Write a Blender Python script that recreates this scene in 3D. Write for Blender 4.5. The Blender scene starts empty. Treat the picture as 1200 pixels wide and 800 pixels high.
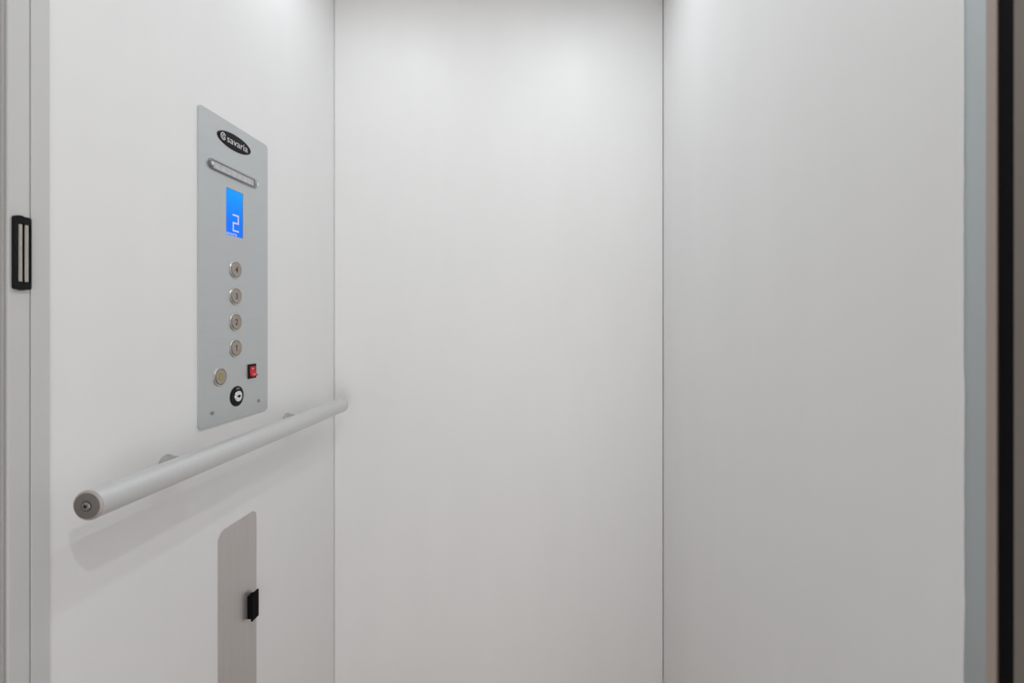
import bpy, bmesh, math, random
from mathutils import Matrix, Vector
PI = math.pi
C = bpy.context.scene.collection
random.seed(4)

# ------------------------------------------------------------------ dimensions (metres)
CAM_Z = 1.15                      # eye height above the lift floor
XL, XR = -0.620, 0.324            # left and right wall faces
YB = 1.3696                       # back wall face
YF = 0.15                         # front edge of the car
ZC = CAM_Z + 0.936                # car ceiling

# ------------------------------------------------------------------ materials
def mat(name, col, rough=0.5, metal=0.0, spec=0.5, bump=None, tint=None, emit=None, estr=0.0):
    """bump = (scale xyz, strength, distance); tint = (scale xyz, amount)"""
    m = bpy.data.materials.new(name); m.use_nodes = True
    nt = m.node_tree; b = nt.nodes['Principled BSDF']
    b.inputs['Base Color'].default_value = (*col, 1)
    b.inputs['Roughness'].default_value = rough
    b.inputs['Metallic'].default_value = metal
    b.inputs['Specular IOR Level'].default_value = spec
    if emit:
        b.inputs['Emission Color'].default_value = (*emit, 1)
        b.inputs['Emission Strength'].default_value = estr
    def noise(sc, detail=3.0):
        tc = nt.nodes.new('ShaderNodeTexCoord'); mp = nt.nodes.new('ShaderNodeMapping')
        mp.inputs['Scale'].default_value = sc
        n = nt.nodes.new('ShaderNodeTexNoise'); n.inputs['Scale'].default_value = 1.0
        n.inputs['Detail'].default_value = detail
        nt.links.new(tc.outputs['Object'], mp.inputs['Vector']); nt.links.new(mp.outputs['Vector'], n.inputs['Vector'])
        return n
    if bump:
        n = noise(bump[0]); bp = nt.nodes.new('ShaderNodeBump')
        bp.inputs['Strength'].default_value = bump[1]; bp.inputs['Distance'].default_value = bump[2]
        nt.links.new(n.outputs['Fac'], bp.inputs['Height']); nt.links.new(bp.outputs['Normal'], b.inputs['Normal'])
    if tint:
        n = noise(tint[0], 4.0); r = nt.nodes.new('ShaderNodeValToRGB')
        k = tint[1]
        r.color_ramp.elements[0].position = 0.3; r.color_ramp.elements[1].position = 0.7
        r.color_ramp.elements[0].color = (*[c * (1 - k) for c in col], 1)
        r.color_ramp.elements[1].color = (*[min(1, c * (1 + k)) for c in col], 1)
        nt.links.new(n.outputs['Fac'], r.inputs['Fac']); nt.links.new(r.outputs['Color'], b.inputs['Base Color'])
    return m

M = {}
M['panel_white'] = mat('white_melamine', (.85, .85, .85), .42, spec=.35, bump=((70, 70, 9), .05, .002), tint=((9, 9, 2.2), .012))
M['jamb_white'] = mat('white_painted_metal', (.62, .62, .615), .35, spec=.4, tint=((20, 20, 3), .012))
M['jamb_shade'] = mat('shade_toned_metal', (.40, .395, .385), .4)  # jamb paint darkened: the dim light on its front face is in the colour
M['ceiling'] = mat('ceiling_white', (.86, .86, .86), .6)
M['backing'] = mat('dark_backing', (.34, .325, .315), .8)
M['floor'] = mat('floor_vinyl', (.36, .295, .25), .5, tint=((6, 40, 1), .25))
M['landing_wall'] = mat('landing_paint', (.55, .53, .51), .6)
M['steel'] = mat('brushed_steel', (.585, .61, .62), .40, metal=.75, bump=((20, 900, 20), .025, .0004), tint=((8, 260, 8), .012))
M['steel_v'] = mat('brushed_steel_vertical', (.60, .565, .555), .38, metal=.7, bump=((700, 12, 20), .08, .0006), tint=((240, 5, 8), .035))
M['alu'] = mat('anodised_aluminium', (.67, .675, .68), .33, metal=.55, tint=((300, 300, 8), .02))
M['cast_grey'] = mat('cast_grey_bracket', (.42, .415, .41), .5, metal=.6)
M['alu_cut'] = mat('aluminium_cut_edge', (.46, .42, .40), .6, metal=.3)
M['cap_grey'] = mat('end_cap_grey', (.155, .14, .13), .5, bump=((900, 900, 900), .1, .0004))
M['zinc'] = mat('zinc_screw', (.33, .32, .30), .38, metal=.8)
M['chrome'] = mat('chrome', (.85, .85, .86), .07, metal=1.0)
M['nickel'] = mat('satin_nickel', (.60, .555, .51), .28, metal=.95, tint=((300, 300, 300), .03))
M['nickel_face'] = mat('satin_nickel_face', (.42, .38, .345), .42, metal=.85, tint=((40, 700, 40), .04))
M['black'] = mat('black_plastic', (.007, .007, .0075), .5, spec=.18)
M['black_matt'] = mat('black_rubber', (.004, .004, .0045), .75, spec=.1)
M['red'] = mat('red_plastic', (.56, .014, .024), .35, spec=.3)
M['maroon'] = mat('numeral_maroon', (.10, .028, .026), .5)
M['yellow'] = mat('bell_yellow_green', (.45, .40, .03), .5)
M['white_print'] = mat('white_print', (.75, .75, .75), .5)
M['grey_print'] = mat('grey_print', (.30, .29, .28), .5)
M['rose_print'] = mat('pale_red_print', (.75, .38, .38), .5)
M['pcb'] = mat('circuit_board_white', (.66, .69, .76), .45)
M['lens'] = mat('lamp_lens', (.8, .8, .8), .4, emit=(.93, .97, 1.0), estr=3.0)
M['gasket'] = mat('dark_gasket', (.16, .165, .18), .5)
M['led'] = mat('led_phosphor', (.80, .69, .36), .4)
M['trim_blue'] = mat('trim_aluminium', (.47, .51, .525), .38, metal=.75)
M['trim_rose'] = mat('trim_edge', (.42, .34, .30), .5)
M['taupe'] = mat('taupe_casing', (.20, .172, .148), .5, tint=((6, 6, 2), .05))
M['segment'] = mat('lit_segment', (.1, .1, .12), .4, emit=(.78, .84, 1), estr=.62)
# LCD backlight: brighter towards the tubes at the top of the module
def lcd():
    m = bpy.data.materials.new('lcd_backlight'); m.use_nodes = True; nt = m.node_tree
    b = nt.nodes['Principled BSDF']; b.inputs['Base Color'].default_value = (.0, .02, .08, 1)
    b.inputs['Roughness'].default_value = .25; b.inputs['Specular IOR Level'].default_value = .12
    tc = nt.nodes.new('ShaderNodeTexCoord'); sp = nt.nodes.new('ShaderNodeSeparateXYZ')
    r = nt.nodes.new('ShaderNodeValToRGB')
    r.color_ramp.elements[0].color = (.0, .175, 1, 1); r.color_ramp.elements[1].color = (.0, .33, 1, 1)
    r.color_ramp.elements[0].position = .25; r.color_ramp.elements[1].position = .95
    nt.links.new(tc.outputs['Generated'], sp.inputs[0]); nt.links.new(sp.outputs['Y'], r.inputs['Fac'])
    nt.links.new(r.outputs['Color'], b.inputs['Emission Color']); b.inputs['Emission Strength'].default_value = .95
    return m
M['lcd'] = lcd()
def clear_plastic():
    m = bpy.data.materials.new('clear_plastic'); m.use_nodes = True; nt = m.node_tree
    nt.nodes.remove(nt.nodes['Principled BSDF']); out = nt.nodes['Material Output']
    t = nt.nodes.new('ShaderNodeBsdfTransparent'); t.inputs[0].default_value = (.97, .975, .985, 1)
    g = nt.nodes.new('ShaderNodeBsdfGlossy'); g.inputs['Roughness'].default_value = .08
    lw = nt.nodes.new('ShaderNodeLayerWeight'); f = nt.nodes.new('ShaderNodeMapRange')
    f.inputs['To Min'].default_value = .05; f.inputs['To Max'].default_value = .35
    nt.links.new(lw.outputs['Facing'], f.inputs['Value'])
    x = nt.nodes.new('ShaderNodeMixShader')
    nt.links.new(f.outputs[0], x.inputs[0]); nt.links.new(t.outputs[0], x.inputs[1]); nt.links.new(g.outputs[0], x.inputs[2])
    nt.links.new(x.outputs[0], out.inputs[0])
    return m
M['clear'] = clear_plastic()

# ------------------------------------------------------------------ object helpers
def obj(name, bm, m, parent=None, smooth=False, flip=True):
    if flip: bmesh.ops.recalc_face_normals(bm, faces=bm.faces)
    me = bpy.data.meshes.new(name); bm.to_mesh(me); bm.free()
    if smooth:
        for p in me.polygons: p.use_smooth = True
        me.set_sharp_from_angle(angle=math.radians(35))
    o = bpy.data.objects.new(name, me); C.objects.link(o)
    me.materials.append(M[m])
    if parent: o.parent = parent
    return o

def tag(o, label=None, cat=None, group=None, kind=None):
    if label: o['label'] = label
    if cat: o['category'] = cat
    if group: o['group'] = group
    if kind: o['kind'] = kind
    return o

def struct(name, bm, m, parent=None, label=None, cat=None):
    o = obj(name, bm, m, parent)
    if not parent:
        o['kind'] = 'structure'; o['label'] = label; o['category'] = cat
    return o

WALL_ROT = Matrix(((0, 0, 1), (1, 0, 0), (0, 1, 0))).to_4x4()   # local X along +Y, local Y up, local Z off the left wall
def empty(name, loc, rot=None):
    o = bpy.data.objects.new(name, None); C.objects.link(o); o.empty_display_size = .05
    mw = Matrix.Translation(loc)
    if rot is not None: mw = mw @ rot
    o.matrix_world = mw
    return o

def box(bm, x0, x1, y0, y1, z0, z1, bev=0.0, seg=2):
    r = bmesh.ops.create_cube(bm, size=1.0)
    for v in r['verts']:
        v.co = Vector(((x0 + x1) / 2 + v.co.x * (x1 - x0), (y0 + y1) / 2 + v.co.y * (y1 - y0), (z0 + z1) / 2 + v.co.z * (z1 - z0)))
    if bev > 0:
        es = list({e for v in r['verts'] for e in v.link_edges})
        bmesh.ops.bevel(bm, geom=es, offset=bev, segments=seg, profile=.5, affect='EDGES')
    return bm

def rr_loop(cx, cy, w, h, r, n=6):
    """rounded rectangle outline; r may be one radius or four (from top right, counter-clockwise)"""
    if not isinstance(r, (list, tuple)): r = (r,) * 4
    pts = []
    for k, (sx, sy) in enumerate(((1, 1), (-1, 1), (-1, -1), (1, -1))):
        rk = r[k]
        for i in range(n + 1):
            a = PI / 2 * k + PI / 2 * i / n
            pts.append((cx + sx * (w / 2 - rk) + rk * math.cos(a), cy + sy * (h / 2 - rk) + rk * math.sin(a)))
    return pts

def ell_loop(cx, cy, rx, ry, n=48):
    return [(cx + rx * math.cos(2 * PI * i / n), cy + ry * math.sin(2 * PI * i / n)) for i in range(n)]

def stack(bm, loops, caps=True):
    """loft closed 3-D loops of equal length"""
    rings = [[bm.verts.new(p) for p in L] for L in loops]
    n = len(rings[0])
    for a, b in zip(rings, rings[1:]):
        for i in range(n):
            bm.faces.new((a[i], a[(i + 1) % n], b[(i + 1) % n], b[i]))
    if caps:
        bm.faces.new(rings[0][::-1]); bm.faces.new(rings[-1])
    return bm

def prism(bm, loop, z0, z1, bev=0.0, cx=0.0, cy=0.0):
    """outline in local XY from z0 to z1, its outer edge eased by bev"""
    L = [[(x, y, z0) for x, y in loop]]
    if bev > 0:
        ctr = Vector((sum(p[0] for p in loop) / len(loop), sum(p[1] for p in loop) / len(loop)))
        n = len(loop)
        def inset(d):
            out = []
            for i in range(n):
                p, a, b = Vector(loop[i]), Vector(loop[i - 1]), Vector(loop[(i + 1) % n])
                t = (b - a).normalized() if (b - a).length > 1e-9 else Vector((1, 0))
                nn = Vector((-t.y, t.x))
                out.append(p + nn * d)
            return out
        for k in range(0, 4):
            a = PI / 2 * k / 3
            L.append([(x, y, z1 - bev + bev * math.sin(a)) for x, y in inset(bev * (1 - math.cos(a)))])
    else:
        L.append([(x, y, z1) for x, y in loop])
    return stack(bm, L)

def lathe(bm, prof, cx=0.0, cy=0.0, n=48):
    """profile of (radius, z) round the local Z axis"""
    rings = []
    for r, z in prof:
        if r < 1e-7: rings.append([bm.verts.new((cx, cy, z))])
        else: rings.append([bm.verts.new((cx + r * math.cos(2 * PI * i / n), cy + r * math.sin(2 * PI * i / n), z)) for i in range(n)])
    for a, b in zip(rings, rings[1:]):
        for i in range(n):
            j = (i + 1) % n
            if len(a) == 1 and len(b) == 1: continue
            if len(a) == 1: bm.faces.new((a[0], b[i], b[j]))
            elif len(b) == 1: bm.faces.new((a[i], a[j], b[0]))
            else: bm.faces.new((a[i], a[j], b[j], b[i]))
    return bm

def plate_with_hole(bm, outer, hole, z0, z1):
    vo = [bm.verts.new((x, y, z1)) for x, y in outer]; vh = [bm.verts.new((x, y, z1)) for x, y in hole]
    es = [bm.edges.new((L[i], L[(i + 1) % len(L)])) for L in (vo, vh) for i in range(len(L))]
    bmesh.ops.triangle_fill(bm, use_beauty=True, use_dissolve=False, edges=es)
    for L in (vo, vh):
        lo = [bm.verts.new((v.co.x, v.co.y, z0)) for v in L]
        for i in range(len(L)):
            j = (i + 1) % len(L); bm.faces.new((L[i], L[j], lo[j], lo[i]))
    return bm

def text(name, s, size, x, y, z, m, parent, thick=.0003, width=None, fat=0.0, align='CENTER'):
    cu = bpy.data.curves.new(name, 'FONT'); cu.body = s; cu.size = size
    cu.align_x = align; cu.align_y = 'CENTER'; cu.extrude = thick; cu.offset = fat; cu.resolution_u = 4
    t = bpy.data.objects.new(name, cu); C.objects.link(t)
    dg = bpy.context.evaluated_depsgraph_get(); dg.update()
    me = bpy.data.meshes.new_from_object(t.evaluated_get(dg))
    bpy.data.objects.remove(t); bpy.data.curves.remove(cu)
    xs = [v.co.x for v in me.vertices]; ys = [v.co.y for v in me.vertices]
    cx, cy = (min(xs) + max(xs)) / 2, (min(ys) + max(ys)) / 2
    k = width / (max(xs) - min(xs)) if width else 1.0
    for v in me.vertices: v.co = Vector((x + (v.co.x - cx) * k, y + (v.co.y - cy), z + v.co.z))
    me.materials.clear(); me.materials.append(M[m])
    o = bpy.data.objects.new(name, me); C.objects.link(o); o.parent = parent
    return o

def ribbon(bm, pts, w, z0, z1, closed=False):
    """flat stroke of width w along 2-D points"""
    n = len(pts); P = [Vector(p) for p in pts]; L, R = [], []
    for i in range(n):
        a = P[i - 1] if (i > 0 or closed) else P[i]; b = P[(i + 1) % n] if (i < n - 1 or closed) else P[i]
        t = (b - a).normalized(); nn = Vector((-t.y, t.x)) * w / 2
        L.append(P[i] + nn); R.append(P[i] - nn)
    rings = [[bm.verts.new((L[i].x, L[i].y, z0)), bm.verts.new((R[i].x, R[i].y, z0)), bm.verts.new((R[i].x, R[i].y, z1)), bm.verts.new((L[i].x, L[i].y, z1))] for i in range(n)]
    m = n if closed else n - 1
    for i in range(m):
        a, b = rings[i], rings[(i + 1) % n]
        for k in range(4): bm.faces.new((a[k], a[(k + 1) % 4], b[(k + 1) % 4], b[k]))
    if not closed:
        bm.faces.new(rings[0][::-1]); bm.faces.new(rings[-1])
    return bm

def copy_tree(o, parent=None):
    c = o.copy(); C.objects.link(c)
    if parent: c.parent = parent
    for ch in list(o.children): copy_tree(ch, c)
    return c

# ------------------------------------------------------------------ the setting
bm = bmesh.new(); box(bm, -3.5, 3.5, -5.0, YB + .06, -.06, 0)
struct('floor', bm, 'floor', label='warm brown lift and landing floor, just below the picture', cat='floor')
bm = bmesh.new(); box(bm, XL - .03, XR + .03, YF, YB + .06, ZC, ZC + .03)
ceil = struct('ceiling', bm, 'ceiling', label='white lift ceiling with small recessed lamps above the picture', cat='ceiling')
Z0, Z1 = 0.0, ZC
# left wall panel, ends at the door jamb
bm = bmesh.new(); box(bm, XL - .018, XL, .5905, YB + .018, Z0, Z1, .0008, 1)
struct('wall_left', bm, 'panel_white', label='white lift side wall carrying the control panel and handrail', cat='wall')
# back wall, a thin open joint at each corner
bm = bmesh.new(); box(bm, XL + .0013, XR - .0021, YB, YB + .018, Z0, Z1, .0006, 1)
struct('wall_back', bm, 'panel_white', label='plain white lift wall straight ahead between the two corner joints', cat='wall')
bm = bmesh.new(); box(bm, XL - .018, XR + .018, YB + .020, YB + .036, Z0, Z1)
struct('wall_shaft', bm, 'backing', label='dark backing seen in the thin joints at the corners', cat='wall')
# right wall: the cut front edge of its laminate is slightly wavy
bm = bmesh.new()
nz = 150; rnd = random.Random(11)
edge = []
w = 0.0
for i in range(nz + 1):
    w = w * .75 + rnd.uniform(-1, 1) * .0006
    z = Z0 + (Z1 - Z0) * i / nz
    amp = 1.0 if z < 1.30 else .25
    edge.append((.3757 + w * amp, z))
A = [bm.verts.new((XR, y, z)) for y, z in edge]; B = [bm.verts.new((XR, YB + .018, z)) for y, z in edge]
A2 = [bm.verts.new((XR + .0012, y, z)) for y, z in edge]; B2 = [bm.verts.new((XR + .0012, YB + .018, z)) for y, z in edge]
for i in range(nz):
    bm.faces.new((A[i], B[i], B[i + 1], A[i + 1])); bm.faces.new((A2[i], A2[i + 1], B2[i + 1], B2[i]))
    bm.faces.new((A[i], A[i + 1], A2[i + 1], A2[i])); bm.faces.new((B[i], B2[i], B2[i + 1], B[i + 1]))
bm.faces.new((A[0], A2[0], B2[0], B[0])); bm.faces.new((A[-1], B[-1], B2[-1], A2[-1]))
wr = struct('wall_right', bm, 'panel_white', label='white lift side wall opposite the handrail', cat='wall')
bm = bmesh.new(); box(bm, XR + .0014, XR + .018, .3760, YB + .018, Z0, Z1); struct('core_board', bm, 'panel_white', wr)
# door-side trims at the right edge
bm = bmesh.new(); box(bm, XR + .0014, XR + .03, .3570, .3760, Z0, Z1)
struct('trim_1', bm, 'trim_blue', label='pale blue-grey metal edge strip beside the white wall', cat='trim')
bm = bmesh.new(); box(bm, XR + .0014, XR + .03, .3490, .35699, Z0, Z1)
struct('trim_2', bm, 'trim_rose', label='narrow warm beige edge strip beside the black seal', cat='trim')
bm = bmesh.new(); box(bm, XR + .0024, XR + .03, .3345, .3488, Z0, Z1, .001, 1)
struct('trim_3', bm, 'black_matt', label='tall black rubber door seal', cat='seal')
bm = bmesh.new(); box(bm, XR - .0006, XR + .05, .152, .3343, Z0, Z1, .0015, 2)
struct('trim_4', bm, 'taupe', label='taupe door casing at the picture edge past the black seal', cat='door casing')
# left door jamb: strip, seam, latch strip, reveal
bm = bmesh.new(); box(bm, XL - .03, XL + .0022, .5688, .5900, Z0, Z1, .0006, 1)
struct('trim_5', bm, 'jamb_white', label='narrow pale grey jamb strip where the handrail wall ends', cat='trim')
bm = bmesh.new(); box(bm, XL - .09, XL + .0024, .5445, .5672, Z0, Z1, .0010, 2)
struct('trim_6', bm, 'jamb_white', label='pale grey jamb strip carrying the black door latch', cat='trim')
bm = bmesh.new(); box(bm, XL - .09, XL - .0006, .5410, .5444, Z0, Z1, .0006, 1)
struct('trim_9', bm, 'jamb_shade', label='jamb strip coloured darker for shade, at the left picture edge beside the latch strip', cat='trim')
bm = bmesh.new(); box(bm, XL - .085, XL - .031, .5673, .58, Z0, Z1)
struct('trim_7', bm, 'backing', label='dark backing in the thin seam of the door jamb', cat='trim')
bm = bmesh.new(); box(bm, XL - .085, XL - .045, .205, .5405, .004, Z1 - .03, .002, 1)
door = struct('door_1', bm, 'jamb_white', label='pale flush side door closing the lift beside the jamb', cat='door')
bm = bmesh.new(); box(bm, XL - .09, XL + .002, YF + .002, .204, Z0, Z1, .001, 1)
struct('trim_8', bm, 'jamb_white', label='front corner post of the lift beside the side door', cat='trim')
# landing around the open front
for nm, x0, x1, z0, z1 in (('wall_front_left', -1.6, XL - .001, 0, 2.6), ('wall_front_right', XR + .001, 1.6, 0, 2.6), ('wall_front_top', XL - .001, XR + .001, ZC, 2.6)):
    bm = bmesh.new(); box(bm, x0, x1, YF - .08, YF, z0, z1)
    struct(nm, bm, 'landing_wall', label='landing wall around the open front of the lift', cat='wall')

# ------------------------------------------------------------------ control panel
PY0, PY1, PZ0, PZ1 = .8386, 1.0426, -.189, .385
pcx, pcz = (PY0 + PY1) / 2, (PZ0 + PZ1) / 2
panel = empty('control_panel', (XL, pcx, CAM_Z + pcz), WALL_ROT)
tag(panel, 'brushed steel lift control panel with blue screen and round buttons', 'control panel')
T = .003                                                            # plate thickness
def U(y): return y - pcx
def V(z): return z - pcz
bm = bmesh.new()
plate_with_hole(bm, rr_loop(0, 0, PY1 - PY0, PZ1 - PZ0, .008), rr_loop(U(.9345), V(.2135), .0505, .090, .0006, 2), 0.0, T)
obj('faceplate', bm, 'steel', panel)
# badge
bx, bz = U(.9335), V(.3507)
bm = bmesh.new()
L = [[(x, y, z) for x, y in ell_loop(bx, bz, .0487 * k, .0155 * k2, 64)] for k, k2, z in ((1, 1, T), (1, 1, T + .0012), (.985, .96, T + .0018), (.93, .86, T + .0021))]
stack(bm, L); badge = obj('badge', bm, 'black', panel, True)
badge['label'] = 'black oval name badge'
text('lettering', 'savaria', .0190, bx + .0062, bz - .0002, T + .0022, 'white_print', badge, width=.061, fat=-.0001)
bm = bmesh.new()
ex, ez = bx - .0352, bz
def arc(r, a0, a1, n=28, ox=0, oy=0): return [(ex + ox + r * math.cos(math.radians(a0 + (a1 - a0) * i / n)), ez + oy + r * math.sin(math.radians(a0 + (a1 - a0) * i / n))) for i in range(n + 1)]
ribbon(bm, arc(.0063, 20, 340), .0016, T + .0019, T + .0024)
ribbon(bm, arc(.0030, 60, 380, ox=.0010), .0014, T + .0019, T + .0024)
obj('emblem', bm, 'white_print', badge)
# emergency light bar
lx, lz, LL, LH = U(.9322), V(.2893), .1450, .0205
bm = bmesh.new(); prism(bm, rr_loop(lx, lz, LL, LH, LH / 2 - .0001, 10), T, T + .0042, .0012)
bar = obj('light_bar', bm, 'clear', panel, True); bar['label'] = 'clear emergency light bar'
x0, x1 = U(.8710), U(.9925)
bm = bmesh.new(); box(bm, x0, x1, lz - .0062, lz + .0062, T + .0002, T + .0012); obj('circuit_board', bm, 'pcb', bar)
bm = bmesh.new(); ribbon(bm, rr_loop((x0 + x1) / 2, lz, x1 - x0 + .0018, .0148, .001, 3), .0009, T + .0003, T + .0038, True)
obj('gasket', bm, 'gasket', bar)
led0 = None
for i in range(8):
    for s in (-1, 1):
        px = x0 + .0065 + (x1 - x0 - .013) * i / 7
        if led0 is None:
            bm = bmesh.new(); box(bm, -.0022, .0022, -.0014, .0014, 0, .0010, .0002, 1); led0 = o = obj('led', bm, 'led', bar)
        else:
            o = led0.copy(); C.objects.link(o); o.parent = bar
        o.location = (px, lz + s * .0029, T + .0012)
def screw_head(name, x, y, z, r, parent, m='zinc', dome=.5, cross=True):
    bm = bmesh.new()
    lathe(bm, [(0, 0), (r, 0), (r, r * .18), (r * .85, r * (.18 + dome * .4)), (r * .5, r * (.18 + dome * .62)), (0, r * (.18 + dome * .7))], n=20)
    o = obj(name, bm, m, parent, True); o.location = (x, y, z); return o
for sx in (-1, 1):
    screw_head('screw', lx + sx * (LL / 2 - .0062), lz, T + .0043, .0036, bar, 'chrome')
# display: recessed screen, 7-segment figure and small print
dx0, dx1, dz0, dz1 = U(.9092), U(.9597), V(.1686), V(.2585)
bm = bmesh.new(); box(bm, dx0 + .0004, dx1 - .0004, dz0 + .0004, dz1 - .0004, .0002, .0010)
disp = obj('display_screen', bm, 'lcd', panel); disp['label'] = 'blue backlit display reading 2'
bm = bmesh.new()
gx0, gx1, gz0, gz1, sw = U(.9312), U(.9492), V(.1785), V(.2120), .0029
gm = (gz0 + gz1) / 2
for (a, b, c, d) in ((gx0, gx1, gz1 - sw, gz1), (gx0, gx1, gm - sw / 2, gm + sw / 2), (gx0, gx1, gz0, gz0 + sw), (gx1 - sw, gx1, gm, gz1), (gx0, gx0 + sw, gz0, gm)):
    box(bm, a, b, c, d, .0010, .0013)
obj('digit', bm, 'segment', disp)
text('lettering', 'savaria', .0085, U(.9270), V(.1728), .0012, 'segment', disp, .0001, width=.033)
# push buttons
def make_button(name, x, z, lab):
    bm = bmesh.new(); r = .0180
    lathe(bm, [(r, 0), (r, .0011), (r - .0007, .0019), (r - .0022, .0022), (r - .0030, .0018), (r - .0034, .0006)], n=56)
    b = obj(name, bm, 'nickel', panel, True); b.location = (x, z, T); b['label'] = lab
    bm = bmesh.new(); rc = .0139
    lathe(bm, [(rc, .0002), (rc, .0020), (rc - .0006, .0026), (rc - .0014, .0028), (rc - .0024, .0025), (0, .0025)], n=56)
    obj('button_cap', bm, 'nickel_face', b, True)
    return b
for num, zz in (('4', .1037), ('3', .0520), ('2', .0014), ('1', -.0497)):
    b = make_button('floor_button', U(.9363), V(zz), 'round steel push button engraved ' + num)
    if num == '1':
        bm = bmesh.new(); ribbon(bm, [(.0006, -.0062), (.0006, .0062)], .0019, .0024, .0028); ribbon(bm, [(.0008, .0060), (-.0026, .0030)], .0017, .0024, .00275)
        obj('numeral', bm, 'maroon', b)
    else:
        text('numeral', num, .0165, 0, 0, .0026, 'maroon', b, .0002, fat=.00012)
b = make_button('alarm_button', U(.8923), V(-.1013), 'round steel push button with yellow bell')
bm = bmesh.new()
bell = [(-.0064, -.0040), (-.0046, -.0026), (-.0042, .0022), (-.0026, .0048), (0, .0056), (.0026, .0048), (.0042, .0022), (.0046, -.0026), (.0064, -.0040)]
ribbon(bm, bell, .0017, .0025, .0029, True)
prism(bm, ell_loop(0, -.0061, .0019, .0014, 16), .0025, .0029)
prism(bm, ell_loop(0, .0069, .0012, .0012, 12), .0025, .0029)
obj('bell_symbol', bm, 'yellow', b)
# rocker switch
rx, rz, RW, RH = U(.9868), V(-.1000), .0252, .0296
bm = bmesh.new(); prism(bm, rr_loop(rx, rz, RW, RH, .0012, 3), T, T + .0022, .0006)
rs = obj('rocker_switch', bm, 'black', panel); rs['label'] = 'black rocker switch with red key'
bm = bmesh.new()
hw = RW * .36; hh = RH * .335
prof = [(hh, .0018), (hh, .0030), (hh * .5, .0026), (0, .0028), (-hh * .5, .0046), (-hh * .92, .0082), (-hh * 1.02, .0072), (-hh, .0018)]
va = [bm.verts.new((rx - hw, rz + p[0], T + p[1])) for p in prof]; vb = [bm.verts.new((rx + hw, rz + p[0], T + p[1])) for p in prof]
for i in range(len(prof)):
    j = (i + 1) % len(prof); bm.faces.new((va[i], va[j], vb[j], vb[i]))
bm.faces.new(va); bm.faces.new(vb[::-1])
rk = obj('rocker', bm, 'red', rs); rk['label'] = 'red rocker key'
bm = bmesh.new(); box(bm, rx - .0028, rx + .0028, rz + hh * .45, rz + hh * .68, T + .0026, T + .00295); obj('mark', bm, 'rose_print', rs)
bm = bmesh.new()
th = math.atan2(.0036, hh * .42)
r = bmesh.ops.create_cube(bm, size=1.0)
for v in r['verts']: v.co = Vector((v.co.x * .0072, v.co.y * .0020, v.co.z * .0004))
bmesh.ops.rotate(bm, verts=bm.verts, cent=(0, 0, 0), matrix=Matrix.Rotation(-th, 3, 'X'))
bmesh.ops.translate(bm, verts=bm.verts, vec=(rx + .0005, rz - hh * .62, T + .0057)); obj('mark', bm, 'rose_print', rs)
# key switch
bm = bmesh.new()
lathe(bm, [(.0198, 0), (.0198, .0010), (.0186, .0018), (.0150, .0023), (.0112, .0024), (.0112, .0006)], n=56)
ks = obj('key_switch', bm, 'black', panel, True); ks.location = (U(.9400), V(-.1444), T); ks['label'] = 'black ringed chrome key switch'
bm = bmesh.new()
lathe(bm, [(.0108, 0), (.0108, .0030), (.0102, .0042), (.0086, .0047), (.0050, .0049), (0, .0049)], n=48)
lc = obj('lock_cylinder', bm, 'chrome', ks, True)
bm = bmesh.new(); prism(bm, ell_loop(.0, .0, .0030, .0030, 20), .0046, .0052); box(bm, -.0058, .0058, -.0009, .0009, .0043, .0052)
obj('keyway', bm, 'black', ks)
bm = bmesh.new(); ribbon(bm, [(.0152 * math.cos(a), .0152 * math.sin(a)) for a in [math.radians(72 + 36 * i / 8) for i in range(9)]], .0022, .0022, .0026)
obj('mark', bm, 'grey_print', ks)
for yy in (.8716, 1.0102): screw_head('screw', U(yy), V(-.1645), T, .0036, panel, 'zinc', .8)

# ------------------------------------------------------------------ handrail
RX, RZ, RR, RY0, RY1 = -.563, -.2225, .0184, .5805, 1.289
rail = empty('handrail', (XL, (RY0 + RY1) / 2, CAM_Z + RZ), WALL_ROT)
tag(rail, 'round aluminium handrail bracketed to the white wall under the control panel', 'handrail')
half = (RY1 - RY0) / 2; SO = RX - XL                                # half length, stand-off
def ring(x, r, n=64): return [(x, r * math.sin(2 * PI * i / n), SO + r * math.cos(2 * PI * i / n)) for i in range(n)]
bm = bmesh.new(); stack(bm, [ring(-half + .0024, RR), ring(half - .0024, RR)]); obj('tube', bm, 'alu', rail, True)
cap0 = None
for s in (-1, 1):
    if cap0 is None:
        bm = bmesh.new()
        def cring(z, r, n=64): return [(r * math.cos(2 * PI * i / n), r * math.sin(2 * PI * i / n), z) for i in range(n)]
        stack(bm, [cring(-.0046, RR - .0001), cring(-.0016, RR - .0001), cring(0.0, RR - .0022)])
        cap0 = c = obj('end_cap', bm, 'alu_cut', rail, True)
        bm = bmesh.new(); stack(bm, [cring(-.0006, RR - .0027), cring(.0004, RR - .0027), cring(.0007, RR - .0032)]); obj('cap_disc', bm, 'cap_grey', c, True)
        bm = bmesh.new()
        lathe(bm, [(.0062, .0009), (.0060, .0011), (.0052, .0006)], n=32); obj('screw_ring', bm, 'black_matt', c)
        sc = screw_head('screw', 0, 0, .0006, .0051, c, 'zinc', .25)
        bm = bmesh.new()
        for a in (25, 115):
            r = bmesh.ops.create_cube(bm, size=1.0)
            for v in r['verts']: v.co = Matrix.Rotation(math.radians(a), 3, 'Z') @ Vector((v.co.x * .0052, v.co.y * .0013, v.co.z * .0008 + .0024))
        obj('screw_slot', bm, 'black_matt', c)
        c['label'] = 'grey screwed end cap'
    else:
        c = copy_tree(cap0, rail)
    c.rotation_euler = (0, s * PI / 2, 0); c.location = (s * half, 0, SO)
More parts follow.
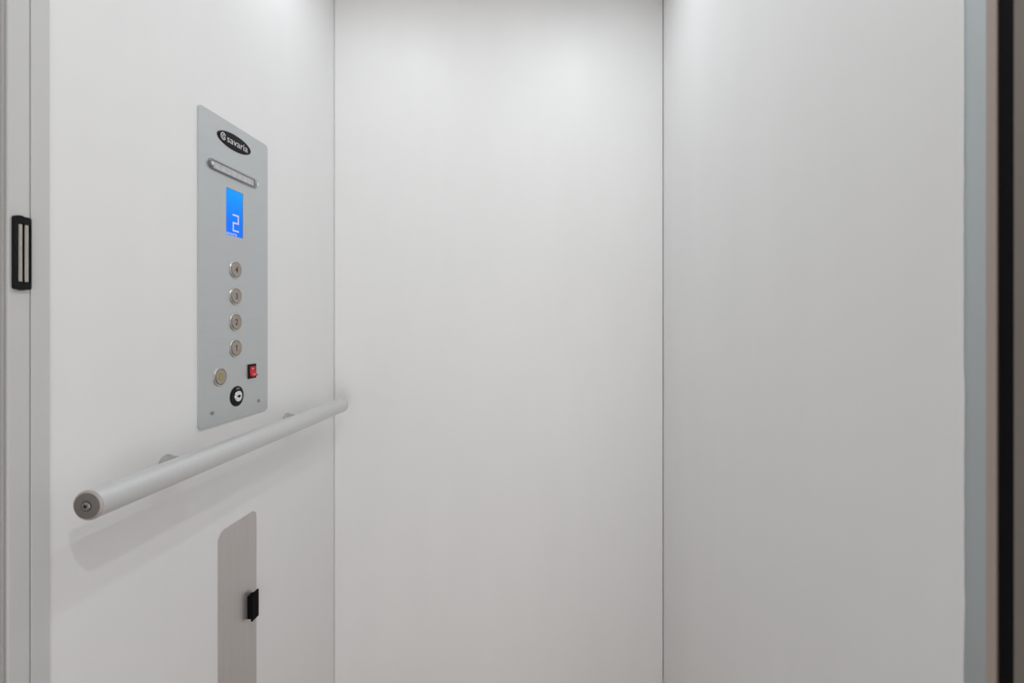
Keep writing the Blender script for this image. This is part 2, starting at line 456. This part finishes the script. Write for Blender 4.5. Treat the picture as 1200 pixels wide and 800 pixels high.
def make_bracket(y):
    """round post: flares where it meets the wall, runs into the underside of the tube"""
    bm = bmesh.new(); loops = []
    for z, r in ((0, .0215), (.0012, .0215), (.004, .0196), (.009, .0182), (.018, .0172), (.032, .0166), (SO - .008, .0164)):
        r *= .77; loops.append([(r * math.cos(2 * PI * i / 40), -.0065 + r * math.sin(2 * PI * i / 40), z) for i in range(40)])
    stack(bm, loops); o = obj('bracket', bm, 'cast_grey', rail, True); o.location = (y - (RY0 + RY1) / 2, 0, 0)
    return o
b0 = make_bracket(.771); b1 = b0.copy(); C.objects.link(b1); b1.parent = rail; b1.location.x = 1.123 - (RY0 + RY1) / 2

# ------------------------------------------------------------------ tall cabinet hatch below the rail
HY0, HY1, HZ1, HZ0 = .8905, 1.0045, -.392, -1.130
hatch = empty('cabinet_hatch', (XL, (HY0 + HY1) / 2, CAM_Z + HZ0), WALL_ROT)
tag(hatch, 'tall brushed steel hatch with rounded top and black pull, below the handrail', 'hatch')
hw, hh = HY1 - HY0, HZ1 - HZ0
bm = bmesh.new(); prism(bm, rr_loop(0, hh / 2, hw, hh, (.013, .018, .016, .016), 8), 0, .0022, .0004); obj('hatch_plate', bm, 'steel_v', hatch)
hx0, hx1 = .9725 - (HY0 + HY1) / 2, .9945 - (HY0 + HY1) / 2
hz0, hz1 = -.6085 - HZ0, -.5530 - HZ0
bm = bmesh.new()
box(bm, hx0 + .001, hx1 - .004, hz0 + .0045, hz1 - .0045, .0022, .0100, .0006, 1)
box(bm, hx0, hx1, hz0, hz1, .0100, .0134, .0007, 2)
hp = obj('pull_handle', bm, 'black_matt', hatch); hp['label'] = 'black pull handle'

# ------------------------------------------------------------------ roller latch on the jamb
JX = XL + .0024
ly0, ly1, lz0, lz1 = .5475, .5655, .0385, .1235
latch = empty('door_latch', (JX, (ly0 + ly1) / 2, CAM_Z + lz0), WALL_ROT)
tag(latch, 'small black door latch with two bright metal bars, on the jamb at the left edge', 'door latch')
w, h = ly1 - ly0, lz1 - lz0
bm = bmesh.new()
plate_with_hole(bm, rr_loop(0, h / 2, w, h, .003), rr_loop(.0012, h / 2, w * .80, h * .80, .0008, 3), 0, .0038)
box(bm, -w / 2 + .001, w / 2 - .001, .001, h - .001, .0001, .0007)
prism(bm, ell_loop(-.002, h - .0025, .0045, .0036, 20), .0002, .0036); prism(bm, ell_loop(-.001, .0026, .0050, .0036, 20), .0002, .0036)
hs = obj('latch_housing', bm, 'black', latch)
for x in (-.0020, .0049):
    bm = bmesh.new()
    stack(bm, [[(x + .0021 * math.cos(2 * PI * i / 20), yy, .0021 + .0014 * math.sin(2 * PI * i / 20)) for i in range(20)] for yy in (h * .11, h * .89)])
    o = obj('metal_bar', bm, 'nickel', latch, True); o['label'] = 'bright metal bar'

# ------------------------------------------------------------------ light
def disk(name, loc, power, size, col, rot=(0, 0, 0)):
    l = bpy.data.lights.new(name, 'AREA'); l.shape = 'DISK'; l.size = size; l.energy = power; l.color = col
    o = bpy.data.objects.new(name, l); C.objects.link(o); o.location = loc; o.rotation_euler = rot
    return o
COOL = (.93, .97, 1.0)
for x, y, p in ((-.43, .46, .42), (.075, .46, 1.30), (-.46, 1.03, .60), (.075, 1.0, 1.0)):
    disk('recessed_lamp', (x, y, ZC - .0045), p, .05, COOL)
    bm = bmesh.new(); lathe(bm, [(.027, ZC + .001), (.027, ZC - .0030), (.030, ZC - .0038), (.036, ZC - .0026), (.0375, ZC + .001)], x, y)
    obj('lamp_trim', bm, 'nickel', ceil, True)
    bm = bmesh.new(); lathe(bm, [(.0, ZC - .0012), (.027, ZC - .0012), (.027, ZC + .0008)], x, y)
    obj('lamp_lens', bm, 'lens', ceil)
disk('landing_lamp', (.24, -.11, CAM_Z + .895), 4.7, .05, (1.0, .985, .96))
w = disk('landing_fill', (.5, -1.7, 0.55), 17, 1.3, (1, .995, .985), (PI / 2, 0, 0))  # added fill light, low behind the camera; no known window there
wd = bpy.data.worlds.new('World'); bpy.context.scene.world = wd; wd.use_nodes = True
wd.node_tree.nodes['Background'].inputs[0].default_value = (.985, .99, 1, 1)
wd.node_tree.nodes['Background'].inputs[1].default_value = .48

# ------------------------------------------------------------------ camera: level, straight at the back wall
cam = bpy.data.cameras.new('camera'); co = bpy.data.objects.new('camera', cam); C.objects.link(co)
co.location = (0, 0, CAM_Z); co.rotation_euler = (PI / 2, 0, 0)
cam.sensor_width = 36; cam.lens = 560 / 1200 * 36
cam.shift_x = (600 - 645) / 1200; cam.shift_y = -(400 - 378) / 1200
cam.clip_start = .02
cam.dof.use_dof = True; cam.dof.focus_distance = 1.05; cam.dof.aperture_fstop = 4.5
sc = bpy.context.scene; sc.camera = co
vs = sc.view_settings
vs.view_transform = 'Standard'; vs.look = 'None'; vs.gamma = 1; vs.use_curve_mapping = False; vs.exposure = -0.02
sc.cycles.max_bounces = 16; sc.cycles.diffuse_bounces = 10
